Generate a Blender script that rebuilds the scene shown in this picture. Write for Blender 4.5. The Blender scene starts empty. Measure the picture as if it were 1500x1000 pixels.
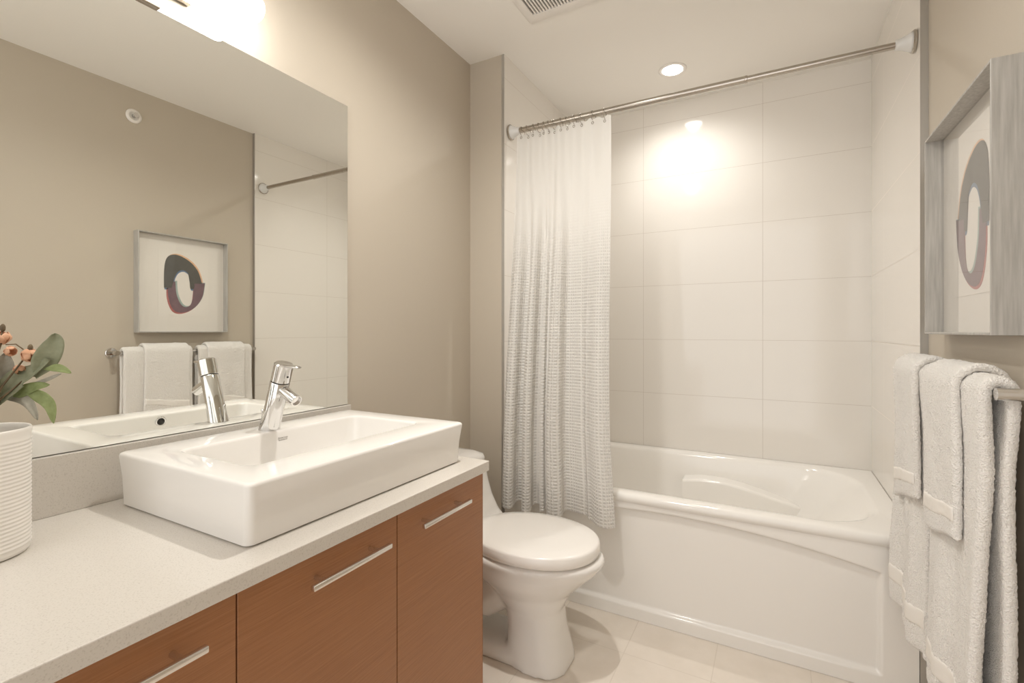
import bpy, bmesh, math, random
from mathutils import Vector, Matrix
from mathutils import noise as mnoise

random.seed(7)
S = bpy.context.scene
COL = S.collection

# ------------------------------------------------------------------ camera
cam_d = bpy.data.cameras.new('camera')
cam = bpy.data.objects.new('camera', cam_d)
COL.objects.link(cam)
cam.location = (1.2842, 0.0, 1.16)
cam.rotation_euler = (math.pi / 2, 0.0, 0.5004)
cam_d.sensor_fit = 'HORIZONTAL'
cam_d.sensor_width = 36.0
cam_d.lens = 703.835 / 1500 * 36.0
cam_d.shift_y = -(500 - 484.357) / 1500
cam_d.clip_start = 0.02
S.camera = cam

# ------------------------------------------------------------------ world, exposure, light levels
world = bpy.data.worlds.new('world')
S.world = world
world.use_nodes = True
wb = world.node_tree.nodes['Background']
wb.inputs[0].default_value = (1.0, 0.975, 0.95, 1)
wb.inputs[1].default_value = 0.92
S.view_settings.view_transform = 'Standard'
S.view_settings.look = 'None'
S.view_settings.gamma = 1.0
S.view_settings.use_curve_mapping = False
S.view_settings.exposure = 1.06
S.cycles.use_denoising = True
S.cycles.diffuse_bounces = 8
LAMP_COL = (1.0, 0.968, 0.915, 1)
LENS_STRENGTH = 14.0
DOWN_WATTS = (19.5, 39.0)     # over the tub, in front of the vanity
TUBE_STRENGTH = 11.0

# ------------------------------------------------------------------ materials
def mat(name, color, rough=0.5, metal=0.0, spec=0.5, coat=0.0, sheen=0.0):
    m = bpy.data.materials.new(name)
    m.use_nodes = True
    b = m.node_tree.nodes['Principled BSDF']
    b.inputs['Base Color'].default_value = (*color, 1)
    b.inputs['Roughness'].default_value = rough
    b.inputs['Metallic'].default_value = metal
    b.inputs['Specular IOR Level'].default_value = spec
    b.inputs['Coat Weight'].default_value = coat
    b.inputs['Sheen Weight'].default_value = sheen
    return m

def nt(m):
    return m.node_tree.nodes, m.node_tree.links, m.node_tree.nodes['Principled BSDF']

def tex_coord(m, scale=(1, 1, 1), kind='Object'):
    n, l, b = nt(m)
    tc = n.new('ShaderNodeTexCoord'); mp = n.new('ShaderNodeMapping')
    mp.inputs['Scale'].default_value = scale
    l.new(tc.outputs[kind], mp.inputs['Vector'])
    return mp.outputs['Vector']

def add_noise(m, scale, detail=4, vec=None, rough=0.55):
    n, l, b = nt(m)
    t = n.new('ShaderNodeTexNoise')
    t.inputs['Scale'].default_value = scale
    t.inputs['Detail'].default_value = detail
    t.inputs['Roughness'].default_value = rough
    l.new(vec if vec is not None else tex_coord(m), t.inputs['Vector'])
    return t.outputs['Fac']

def ramp(m, fac, stops):
    n, l, b = nt(m)
    r = n.new('ShaderNodeValToRGB')
    e = r.color_ramp.elements
    while len(e) < len(stops): e.new(0.5)
    for el, (p, c) in zip(e, stops):
        el.position = p; el.color = (*c, 1)
    l.new(fac, r.inputs['Fac'])
    return r.outputs['Color']

def bump(m, height, strength, dist):
    n, l, b = nt(m)
    bp = n.new('ShaderNodeBump')
    bp.inputs['Strength'].default_value = strength
    bp.inputs['Distance'].default_value = dist
    l.new(height, bp.inputs['Height'])
    l.new(bp.outputs['Normal'], b.inputs['Normal'])

def color_noise(m, scale, c1, c2, vec=None, lo=0.3, hi=0.7, detail=4):
    n, l, b = nt(m)
    f = add_noise(m, scale, detail, vec)
    l.new(ramp(m, f, [(lo, c1), (hi, c2)]), b.inputs['Base Color'])
    return f

def math_node(m, op, a, b_=None):
    n, l, b = nt(m)
    x = n.new('ShaderNodeMath'); x.operation = op
    if hasattr(a, 'links'): l.new(a, x.inputs[0])
    else: x.inputs[0].default_value = a
    if b_ is not None:
        if hasattr(b_, 'links'): l.new(b_, x.inputs[1])
        else: x.inputs[1].default_value = b_
    return x.outputs[0]

def grid_mat(name, base, grout, axes, width=0.0016, rough=0.08, mottle=None, groutrough=0.6, spec=0.5):
    """tile material in world metres: axes = [(axis index, origin, pitch), ...]"""
    m = mat(name, base, rough, spec=spec)
    n, l, b = nt(m)
    tc = n.new('ShaderNodeTexCoord'); sx = n.new('ShaderNodeSeparateXYZ')
    l.new(tc.outputs['Object'], sx.inputs[0])
    masks = []
    for ax, org, pitch in axes:
        v = math_node(m, 'SUBTRACT', sx.outputs[ax], org - pitch / 2)
        v = math_node(m, 'DIVIDE', v, pitch)
        v = math_node(m, 'FRACT', v)
        v = math_node(m, 'SUBTRACT', v, 0.5)
        v = math_node(m, 'ABSOLUTE', v)
        masks.append(math_node(m, 'LESS_THAN', v, width / pitch / 2))
    k = masks[0]
    for q in masks[1:]: k = math_node(m, 'MAXIMUM', k, q)
    mx = n.new('ShaderNodeMix'); mx.data_type = 'RGBA'
    l.new(k, mx.inputs[0])
    mx.inputs[6].default_value = (*base, 1); mx.inputs[7].default_value = (*grout, 1)
    if mottle:
        f = add_noise(m, mottle[0], 6)
        l.new(ramp(m, f, [(0.35, mottle[1]), (0.65, base)]), mx.inputs[6])
    l.new(mx.outputs[2], b.inputs['Base Color'])
    r = math_node(m, 'MULTIPLY', k, groutrough - rough)
    l.new(math_node(m, 'ADD', r, rough), b.inputs['Roughness'])
    inv = math_node(m, 'SUBTRACT', 1.0, k)
    bump(m, inv, 0.4, 0.001)
    return m

def emit(name, color, strength):
    m = bpy.data.materials.new(name); m.use_nodes = True
    n, l = m.node_tree.nodes, m.node_tree.links
    n.remove(n['Principled BSDF'])
    e = n.new('ShaderNodeEmission')
    e.inputs[0].default_value = color; e.inputs[1].default_value = strength
    l.new(e.outputs[0], n['Material Output'].inputs[0])
    return m

M = {}
WALL = (0.515, 0.460, 0.382)
M['paint'] = mat('beige_wall_paint', WALL, 0.45, spec=0.35)
f = add_noise(M['paint'], 260, 3); bump(M['paint'], f, 0.06, 0.001)
M['ceiling'] = mat('ceiling_paint', (0.86, 0.835, 0.795), 0.7, spec=0.2)
f = add_noise(M['ceiling'], 200, 3); bump(M['ceiling'], f, 0.05, 0.001)
TILE, GROUT = (0.79, 0.76, 0.715), (0.55, 0.505, 0.45)
M['tile_back'] = grid_mat('white_wall_tile_back', TILE, GROUT, [(2, 0.5017, 0.3048), (0, 0.6205, 0.6096)])
M['tile_side'] = grid_mat('white_wall_tile_side', TILE, GROUT, [(2, 0.5017, 0.3048), (1, 2.5, 0.6096)])
M['floor'] = grid_mat('beige_floor_tile', (0.80, 0.735, 0.66), (0.70, 0.635, 0.56), [(0, 0.807, 0.292), (1, 1.711, 0.597)],
                      width=0.003, rough=0.28, mottle=(9, (0.75, 0.685, 0.605)))
M['aluminium'] = mat('satin_aluminium_trim', (0.55, 0.54, 0.52), 0.35, 0.9)
M['ceramic'] = mat('white_ceramic', (0.81, 0.79, 0.76), 0.06, spec=0.55)
M['acrylic'] = mat('white_acrylic_tub', (0.85, 0.83, 0.795), 0.12, spec=0.5)
M['plastic'] = mat('white_plastic_seat', (0.86, 0.835, 0.80), 0.2, spec=0.5)
M['chrome'] = mat('polished_chrome', (0.72, 0.71, 0.70), 0.06, 1.0)
M['nickel'] = mat('brushed_nickel', (0.47, 0.43, 0.38), 0.22, 1.0)
M['steel'] = mat('satin_steel_handle', (0.78, 0.75, 0.71), 0.25, 1.0)
M['dark'] = mat('dark_hole', (0.02, 0.018, 0.016), 0.6)
M['white_trim'] = mat('white_enamel', (0.83, 0.80, 0.765), 0.4)
M['mirror'] = mat('mirror_silver', (0.90, 0.905, 0.87), 0.0, 1.0)
M['mirror_edge'] = mat('mirror_edge', (0.16, 0.17, 0.15), 0.3, 0.3)
M['cone'] = mat('clear_white_plastic', (0.72, 0.72, 0.71), 0.2)
M['logo'] = mat('grey_logo_print', (0.20, 0.18, 0.16), 0.5)
M['tube'] = emit('lit_opal_glass', LAMP_COL, TUBE_STRENGTH)
M['lens'] = emit('lit_downlight_lens', LAMP_COL, LENS_STRENGTH)

# quartz
m = M['quartz'] = mat('white_quartz', (0.78, 0.73, 0.66), 0.18, spec=0.5)
color_noise(m, 420, (0.53, 0.495, 0.445), (0.63, 0.595, 0.545), lo=0.30, hi=0.46, detail=2)
# wood, grain along y
m = M['wood'] = mat('reddish_wood_veneer', (0.30, 0.11, 0.04), 0.32, spec=0.45)
v = tex_coord(m, (30, 3.2, 230))
n_, l_, b_ = nt(m)
f1 = add_noise(m, 3.0, 6, v, 0.65)
l_.new(ramp(m, f1, [(0.25, (0.26, 0.108, 0.042)), (0.5, (0.335, 0.148, 0.060)), (0.75, (0.40, 0.188, 0.082))]), b_.inputs['Base Color'])
bump(m, f1, 0.12, 0.0008)
M['carcass'] = mat('dark_red_carcass', (0.10, 0.025, 0.012), 0.5)
# washed grey wood of the picture frame, grain along z
m = M['washed'] = mat('grey_washed_wood', (0.5, 0.47, 0.43), 0.5)
color_noise(m, 4, (0.36, 0.345, 0.32), (0.50, 0.485, 0.455), tex_coord(m, (40, 40, 2.2)), 0.3, 0.7, 6)
M['mat_board'] = mat('ivory_mat_board', (0.77, 0.74, 0.69), 0.8)
M['paper'] = mat('ivory_print_paper', (0.79, 0.76, 0.71), 0.8)
for k, c in (('ink_dark', (0.075, 0.072, 0.062)), ('ink_peach', (0.72, 0.45, 0.27)), ('ink_blue', (0.12, 0.19, 0.31)),
             ('ink_plum', (0.17, 0.10, 0.12)), ('ink_red', (0.42, 0.13, 0.12)), ('ink_teal', (0.36, 0.46, 0.43))):
    M[k] = mat(k, c, 0.7)
    color_noise(M[k], 40, tuple(x * 0.85 for x in c), tuple(min(1, x * 1.15) for x in c))
# thin picture glass
m = M['glass'] = bpy.data.materials.new('picture_glass'); m.use_nodes = True
n_, l_ = m.node_tree.nodes, m.node_tree.links
n_.remove(n_['Principled BSDF'])
fr0 = n_.new('ShaderNodeFresnel'); fr0.inputs[0].default_value = 1.5
fa = n_.new('ShaderNodeMath'); fa.operation = 'ADD'; fa.inputs[1].default_value = 1.0
f2 = n_.new('ShaderNodeMath'); f2.operation = 'MULTIPLY'; f2.inputs[1].default_value = 2.0
fr = n_.new('ShaderNodeMath'); fr.operation = 'DIVIDE'      # both faces of the pane: 2F / (1 + F)
l_.new(fr0.outputs[0], fa.inputs[0]); l_.new(fr0.outputs[0], f2.inputs[0])
l_.new(f2.outputs[0], fr.inputs[0]); l_.new(fa.outputs[0], fr.inputs[1])
tr = n_.new('ShaderNodeBsdfTransparent'); gl = n_.new('ShaderNodeBsdfGlossy')
gl.inputs['Roughness'].default_value = 0.0
mx = n_.new('ShaderNodeMixShader')
geo = n_.new('ShaderNodeNewGeometry')
fb = n_.new('ShaderNodeMath'); fb.operation = 'MULTIPLY'
inv_ = n_.new('ShaderNodeMath'); inv_.operation = 'SUBTRACT'; inv_.inputs[0].default_value = 1.0
l_.new(geo.outputs['Backfacing'], inv_.inputs[1])
l_.new(fr.outputs[0], fb.inputs[0]); l_.new(inv_.outputs[0], fb.inputs[1])
l_.new(fb.outputs[0], mx.inputs[0]); l_.new(tr.outputs[0], mx.inputs[1]); l_.new(gl.outputs[0], mx.inputs[2])
l_.new(mx.outputs[0], n_['Material Output'].inputs[0])
# terry
m = M['terry'] = mat('white_terry', (0.90, 0.875, 0.835), 0.95, spec=0.1, sheen=0.5)
f = add_noise(m, 300, 2); bump(m, f, 1.0, 0.006)
m = M['terry_band'] = mat('white_woven_band', (0.82, 0.795, 0.755), 0.8, spec=0.15)
f = add_noise(m, 6, 2, tex_coord(m, (3, 3, 160))); bump(m, f, 0.3, 0.001)

def cloth(name, color, transp, waffle):
    m = mat(name, color, 0.9, spec=0.1)
    n, l, b = nt(m)
    if waffle:
        tc = n.new('ShaderNodeUVMap'); sx = n.new('ShaderNodeSeparateXYZ')
        l.new(tc.outputs[0], sx.inputs[0])
        hs = []
        for i in (0, 1):
            q = math_node(m, 'MULTIPLY', sx.outputs[i], 2 * math.pi / 0.0135)
            hs.append(math_node(m, 'COSINE', q))
        h = math_node(m, 'MAXIMUM', hs[0], hs[1])
        h = math_node(m, 'POWER', math_node(m, 'ADD', math_node(m, 'MULTIPLY', h, 0.5), 0.5), 2.0)
        fade = n.new('ShaderNodeMapRange'); fade.interpolation_type = 'SMOOTHSTEP'
        fade.inputs['From Min'].default_value = 0.30; fade.inputs['From Max'].default_value = 0.75
        l.new(sx.outputs[1], fade.inputs['Value'])
        inv = math_node(m, 'SUBTRACT', 1.0, h)
        h = math_node(m, 'SUBTRACT', 1.0, math_node(m, 'MULTIPLY', inv, fade.outputs[0]))
        l.new(ramp(m, h, [(0.0, tuple(x * 0.84 for x in color)), (0.8, color)]), b.inputs['Base Color'])
        bump(m, h, 0.7, 0.004)
    else:
        f = add_noise(m, 6, 2, tex_coord(m, (160, 160, 4))); bump(m, f, 0.15, 0.001)
    tl = n.new('ShaderNodeBsdfTranslucent'); tl.inputs[0].default_value = (*color, 1)
    tp = n.new('ShaderNodeBsdfTransparent')
    m1 = n.new('ShaderNodeMixShader'); m1.inputs[0].default_value = 0.22
    m2 = n.new('ShaderNodeMixShader'); m2.inputs[0].default_value = transp
    l.new(b.outputs[0], m1.inputs[1]); l.new(tl.outputs[0], m1.inputs[2])
    l.new(m1.outputs[0], m2.inputs[1]); l.new(tp.outputs[0], m2.inputs[2])
    l.new(m2.outputs[0], n['Material Output'].inputs[0])
    return m
M['sheer'] = cloth('white_sheer_voile', (0.81, 0.795, 0.765), 0.0, False)
M['waffle'] = cloth('white_waffle_cloth', (0.81, 0.795, 0.765), 0.0, True)

# leaves
def leafmat(name, c1, c2):
    m = mat(name, c1, 0.65, spec=0.25)
    f = color_noise(m, 60, c1, c2)
    bump(m, f, 0.3, 0.002)
    return m
M['leaf_sage'] = leafmat('sage_leaf', (0.22, 0.235, 0.15), (0.31, 0.32, 0.22))
M['leaf_green'] = leafmat('green_leaf', (0.20, 0.24, 0.09), (0.31, 0.36, 0.17))
M['leaf_grey'] = leafmat('grey_leaf', (0.29, 0.275, 0.225), (0.40, 0.38, 0.32))
M['petal'] = leafmat('salmon_petal', (0.60, 0.32, 0.19), (0.74, 0.46, 0.31))
M['stem'] = mat('brown_stem', (0.13, 0.085, 0.05), 0.7)
color_noise(M['stem'], 50, (0.10, 0.07, 0.04), (0.17, 0.12, 0.06))

# ------------------------------------------------------------------ mesh helpers
def link(name, bm, m, parent=None, smooth=True, mods=()):
    me = bpy.data.meshes.new(name)
    bmesh.ops.recalc_face_normals(bm, faces=bm.faces[:])
    bm.to_mesh(me); bm.free()
    mats = m if isinstance(m, (list, tuple)) else [m]
    for x in mats: me.materials.append(x)
    o = bpy.data.objects.new(name, me)
    COL.objects.link(o)
    if smooth:
        for p in me.polygons: p.use_smooth = True
    for t, kw in mods:
        md = o.modifiers.new(t.lower(), t)
        for k, v in kw.items(): setattr(md, k, v)
    if parent is not None:
        o.parent = parent
        o.matrix_parent_inverse = Matrix.Translation(-parent.location)
    return o

def auto_smooth(o, angle=35):
    me = o.data
    me.set_sharp_from_angle(angle=math.radians(angle))
    return o

def thing(name, loc, label, cat, group=None):
    o = bpy.data.objects.new(name, None)
    o.empty_display_size = 0.05
    COL.objects.link(o)
    o.location = loc
    o['label'] = label; o['category'] = cat
    if group: o['group'] = group
    return o

def tag(o, label, cat, group=None):
    o['label'] = label; o['category'] = cat
    if group: o['group'] = group
    return o

def struct(o):
    o['kind'] = 'structure'
    return o

def box(bm, a, b, bevel=0.0, seg=2, mi=0):
    v = [bm.verts.new((x, y, z)) for x in (a[0], b[0]) for y in (a[1], b[1]) for z in (a[2], b[2])]
    fs = [bm.faces.new([v[i] for i in q]) for q in
          ((0, 1, 3, 2), (4, 6, 7, 5), (0, 4, 5, 1), (2, 3, 7, 6), (0, 2, 6, 4), (1, 5, 7, 3))]
    for f_ in fs: f_.material_index = mi
    if bevel:
        es = set(e for f_ in fs for e in f_.edges)
        bmesh.ops.bevel(bm, geom=list(es), offset=bevel, segments=seg, profile=0.5, affect='EDGES')
    return bm

def loft(bm, rings, cap0=True, cap1=True, closed=True, mi=0):
    vs = [[bm.verts.new(p) for p in r] for r in rings]
    n = len(vs[0])
    for a, b in zip(vs, vs[1:]):
        for i in range(n if closed else n - 1):
            j = (i + 1) % n
            f_ = bm.faces.new((a[i], a[j], b[j], b[i])); f_.material_index = mi
    if cap0: bm.faces.new(vs[0][::-1]).material_index = mi
    if cap1: bm.faces.new(vs[-1]).material_index = mi
    return vs

def frame_of(d):
    d = d.normalized()
    up = Vector((0, 0, 1)) if abs(d.z) < 0.9 else Vector((1, 0, 0))
    a = d.cross(up).normalized()
    return a, a.cross(d).normalized()

def tube(bm, pts, rad, n=16, caps=True, mi=0):
    pts = [Vector(p) for p in pts]
    rings = []
    for i, p in enumerate(pts):
        if i == 0: d = pts[1] - p
        elif i == len(pts) - 1: d = p - pts[i - 1]
        else: d = (pts[i + 1] - p).normalized() + (p - pts[i - 1]).normalized()
        if i == 0: a, b = frame_of(d)
        else:
            d = d.normalized()
            a = (a - d * a.dot(d)).normalized(); b = a.cross(d)
        r = rad[i] if isinstance(rad, (list, tuple)) else rad
        rings.append([p + (a * math.cos(t) + b * math.sin(t)) * r for t in [2 * math.pi * k / n for k in range(n)]])
    loft(bm, rings, caps, caps, mi=mi)
    return bm

def lathe(bm, prof, center, axis=(0, 0, 1), n=48, caps=(True, True), mi=0):
    """prof = [(radius, height along axis)]"""
    c = Vector(center); d = Vector(axis).normalized(); a, b = frame_of(d)
    rings = [[c + d * h + (a * math.cos(t) + b * math.sin(t)) * max(r, 1e-5)
              for t in [2 * math.pi * k / n for k in range(n)]] for r, h in prof]
    loft(bm, rings, caps[0], caps[1], mi=mi)
    return bm

def torus(bm, center, axis, R, r, n=32, k=10, sx=1.0):
    c = Vector(center); d = Vector(axis).normalized(); a, b = frame_of(d)
    rings = []
    for i in range(n):
        t = 2 * math.pi * i / n
        e = a * math.cos(t) + b * math.sin(t)
        rings.append([c + e * (R + r * math.cos(s)) + d * (r * math.sin(s)) for s in [2 * math.pi * j / k for j in range(k)]])
    rings.append(rings[0])
    loft(bm, rings, False, False)
    bmesh.ops.remove_doubles(bm, verts=bm.verts[:], dist=1e-6)
    return bm

def rrect(x0, x1, y0, y1, r, z, n=12):
    """rounded rectangle, r = radius or four radii (x0y0, x1y0, x1y1, x0y1)"""
    rs = r if isinstance(r, (list, tuple)) else [r] * 4
    out = []
    for (cx, cy, a0), rr in zip(((x0, y0, math.pi), (x1, y0, 1.5 * math.pi), (x1, y1, 0), (x0, y1, .5 * math.pi)), rs):
        mx_ = cx + (rr if cx == x0 else -rr); my_ = cy + (rr if cy == y0 else -rr)
        for i in range(n + 1):
            t = a0 + .5 * math.pi * i / n
            out.append((mx_ + rr * math.cos(t), my_ + rr * math.sin(t), z))
    return out

def lerp(a, b, t): return a + (b - a) * t
def sstep(a, b, x):
    t = max(0.0, min(1.0, (x - a) / (b - a))); return t * t * (3 - 2 * t)
def interp(tab, x):
    if x <= tab[0][0]: return tab[0][1]
    for (a, u), (b, v) in zip(tab, tab[1:]):
        if x <= b: return lerp(u, v, (x - a) / (b - a))
    return tab[-1][1]
def cosinterp(tab, x):
    if x <= tab[0][0]: return tab[0][1]
    for (a, u), (b, v) in zip(tab, tab[1:]):
        if x <= b: return lerp(u, v, 0.5 - 0.5 * math.cos(math.pi * (x - a) / (b - a)))
    return tab[-1][1]

# ------------------------------------------------------------------ room shell
H, YS, YB, XT, XR, XA = 2.438, 1.9294, 2.7917, 1.6833, 1.7030, 0.1877
YN = -1.05
def sbox(name, a, b, m): return struct(link(name, box(bmesh.new(), a, b), m, smooth=False))
sbox('floor', (-0.10, YN, -0.08), (XR + 0.1, YB + 0.1, 0.0), M['floor'])
sbox('ceiling', (-0.10, YN, H), (XR + 0.1, YB + 0.1, H + 0.08), M['ceiling'])
sbox('wall_left', (-0.10, YN, 0), (0.0, YS, H), M['paint'])
sbox('wall_corner', (-0.10, YS, 0), (XA - 0.013, YB, H), M['paint'])
sbox('wall_alcove', (XA - 0.013, YS + 0.001, 0), (XA, YB, H), M['tile_side'])
sbox('wall_back', (-0.10, YB, 0), (XR + 0.1, YB + 0.1, H), M['tile_back'])
sbox('wall_right', (XR, YN, 0), (XR + 0.1, YB, H), M['paint'])
sbox('wall_tiled', (XT, YS + 0.001, 0), (XR, YB, H), M['tile_side'])
sbox('trim_1', (XA - 0.0125, YS - 0.0015, 0), (XA + 0.0008, YS + 0.001, H), M['aluminium'])
sbox('trim_2', (XT - 0.0008, YS - 0.0015, 0), (XR, YS + 0.001, H), M['aluminium'])
# rear wall behind the camera left out, to let world light in as fill

# ------------------------------------------------------------------ vanity
VY0, VY1 = -0.36, 1.1674
ZC0, ZC1 = 0.762, 0.790
van = thing('vanity_cabinet', (0.27, 0.4, 0.0), 'reddish wood vanity cabinet with flat fronts under the white countertop', 'cabinet')
bm = bmesh.new()
box(bm, (0.003, VY0, 0.10), (0.528, VY1 - 0.0005, ZC0 - 0.001)); box(bm, (0.003, VY0, 0.0), (0.47, VY1 - 0.03, 0.10))
link('carcass', bm, M['carcass'], van, smooth=False)
bm = bmesh.new(); box(bm, (0.003, VY1 - 0.0002, 0.0), (0.5495, VY1 + 0.0015, ZC0 - 0.001)); link('end_panel', bm, M['wood'], van, smooth=False)
edges = [-0.36, -0.275, 0.0875, 0.4505, 0.8127, VY1]
hand = [None, (-0.17, 0.025), (0.195, 0.390), (0.566, 0.761), (0.868, 1.062)]
for i in range(5):
    y0, y1 = edges[i] + 0.0012, edges[i + 1] - 0.0012
    d = link('door', box(bmesh.new(), (0.5285, y0, 0.105), (0.550, y1, 0.756), 0.0008, 1), M['wood'], van, smooth=False)
    if hand[i]:
        a, b = hand[i]
        bm = bmesh.new()
        box(bm, (0.5745, a, 0.7065), (0.5845, b, 0.7165), 0.0018, 2)
        for q in (0.16, 0.84): tube(bm, [(0.5503, lerp(a, b, q), 0.7115), (0.577, lerp(a, b, q), 0.7115)], 0.0048, 14)
        h = link('handle', bm, M['steel'], d); auto_smooth(h)

ct = link('countertop', box(bmesh.new(), (0.003, VY0, ZC0), (0.570, 1.1714, ZC1), 0.0018, 2), M['quartz'], smooth=False)
tag(ct, 'white speckled quartz countertop on the wood vanity', 'countertop')
bs = link('backsplash', box(bmesh.new(), (0.002, VY0, ZC1 + 0.0002), (0.020, 1.1714, 0.909), 0.0012, 2), M['quartz'], smooth=False)
tag(bs, 'low white quartz backsplash strip along the wall below the mirror', 'backsplash')

bm = bmesh.new(); box(bm, (0.002, VY0, 0.911), (0.0078, VY1, 1.9240))
for f_ in bm.faces: f_.material_index = 1
ff = [f_ for f_ in bm.faces if all(abs(v.co.x - 0.0078) < 1e-6 for v in f_.verts)]
bmesh.ops.inset_region(bm, faces=ff, thickness=0.0014)
ff[0].material_index = 0
mir = link('wall_mirror', bm, [M['mirror'], M['mirror_edge']], smooth=False)
tag(mir, 'large frameless wall mirror above the sink and countertop', 'mirror')

# sink
def sink():
    t = thing('vessel_sink', (0.28, 0.81, ZC1), 'white rectangular ceramic vessel sink with wide rim on the countertop', 'sink')
    X0, X1, Y0, Y1, ZT = 0.057, 0.513, 0.492, 1.128, 0.9025
    bx0, bx1, by0, by1 = 0.158, 0.406, 0.566, 1.056
    R = []
    R.append(rrect(X0 + 0.010, X1 - 0.018, Y0 + 0.012, Y1 - 0.012, 0.010, ZC1 + 0.0004))
    R.append(rrect(X0 + 0.006, X1 - 0.0115, Y0 + 0.0065, Y1 - 0.0065, 0.014, ZC1 + 0.003))
    R.append(rrect(X0 + 0.003, X1 - 0.006, Y0 + 0.004, Y1 - 0.004, 0.016, 0.85))
    R.append(rrect(X0, X1, Y0, Y1, 0.014, ZT - 0.007))
    for a in (0.25, 0.5, 0.75, 1.0):
        o = 0.0065 * (1 - math.cos(a * math.pi / 2)); z = ZT - 0.007 + 0.007 * math.sin(a * math.pi / 2)
        R.append(rrect(X0 + o, X1 - o, Y0 + o, Y1 - o, 0.014, z))
    R.append(rrect(bx0 - 0.008, bx1 + 0.008, by0 - 0.008, by1 + 0.008, 0.026, ZT))
    for a in (0.33, 0.66, 1.0):
        o = -0.008 + 0.008 * math.sin(a * math.pi / 2); z = ZT - 0.007 * (1 - math.cos(a * math.pi / 2))
        R.append(rrect(bx0 + o, bx1 - o, by0 + o, by1 - o, 0.026, z))
    R.append(rrect(bx0 + 0.006, bx1 - 0.006, by0 + 0.010, by1 - 0.010, 0.03, 0.850))
    R.append(rrect(bx0 + 0.012, bx1 - 0.012, by0 + 0.022, by1 - 0.022, 0.034, 0.815))
    R.append(rrect(bx0 + 0.020, bx1 - 0.020, by0 + 0.034, by1 - 0.034, 0.036, 0.803))
    R.append(rrect(bx0 + 0.04, bx1 - 0.04, by0 + 0.06, by1 - 0.06, 0.036, 0.800))
    bm = bmesh.new(); loft(bm, R)
    o = link('basin', bm, M['ceramic'], t); auto_smooth(o, 50)
    bm = bmesh.new()
    torus(bm, (0.4030, 0.785, 0.879), (1, 0, 0.12), 0.0128, 0.0032, 28, 8)
    ov = link('overflow_ring', bm, M['chrome'], t); ov['label'] = 'chrome overflow ring inside the front of the basin'
    bm = bmesh.new(); lathe(bm, [(0.0115, 0.0), (0.0115, 0.0012)], (0.4022, 0.785, 0.879), (-1, 0, -0.12), 24)
    ho = link('overflow_hole', bm, M['dark'], ov); ho['label'] = 'dark overflow opening'
    bm = bmesh.new(); lathe(bm, [(0.030, 0.0), (0.030, 0.003), (0.026, 0.005), (0.020, 0.005), (0.0, 0.006)], (0.282, 0.81, 0.8003), n=36)
    link('drain', bm, M['chrome'], t)
    # two line maker's mark on the back wall of the basin
    cu = bpy.data.curves.new('mark', 'FONT'); cu.body = 'American\nStandard'; cu.size = 0.0072; cu.space_line = 0.8; cu.extrude = 0.0001; cu.align_x = 'CENTER'
    to = bpy.data.objects.new('mark', cu); COL.objects.link(to)
    bpy.context.view_layer.update()
    me = bpy.data.meshes.new_from_object(to.evaluated_get(bpy.context.evaluated_depsgraph_get()))
    bpy.data.objects.remove(to)
    me.materials.append(M['logo'])
    lo = bpy.data.objects.new('logo', me); COL.objects.link(lo); lo.parent = t
    rot = Matrix(((0, 0.12, 1), (1, 0, 0), (0, 1, -0.12))).to_4x4()
    lo.matrix_world = Matrix.Translation((0.1612, 0.811, 0.8805)) @ rot
    lo['label'] = 'small grey maker name on the back wall of the basin'
sink()

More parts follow.
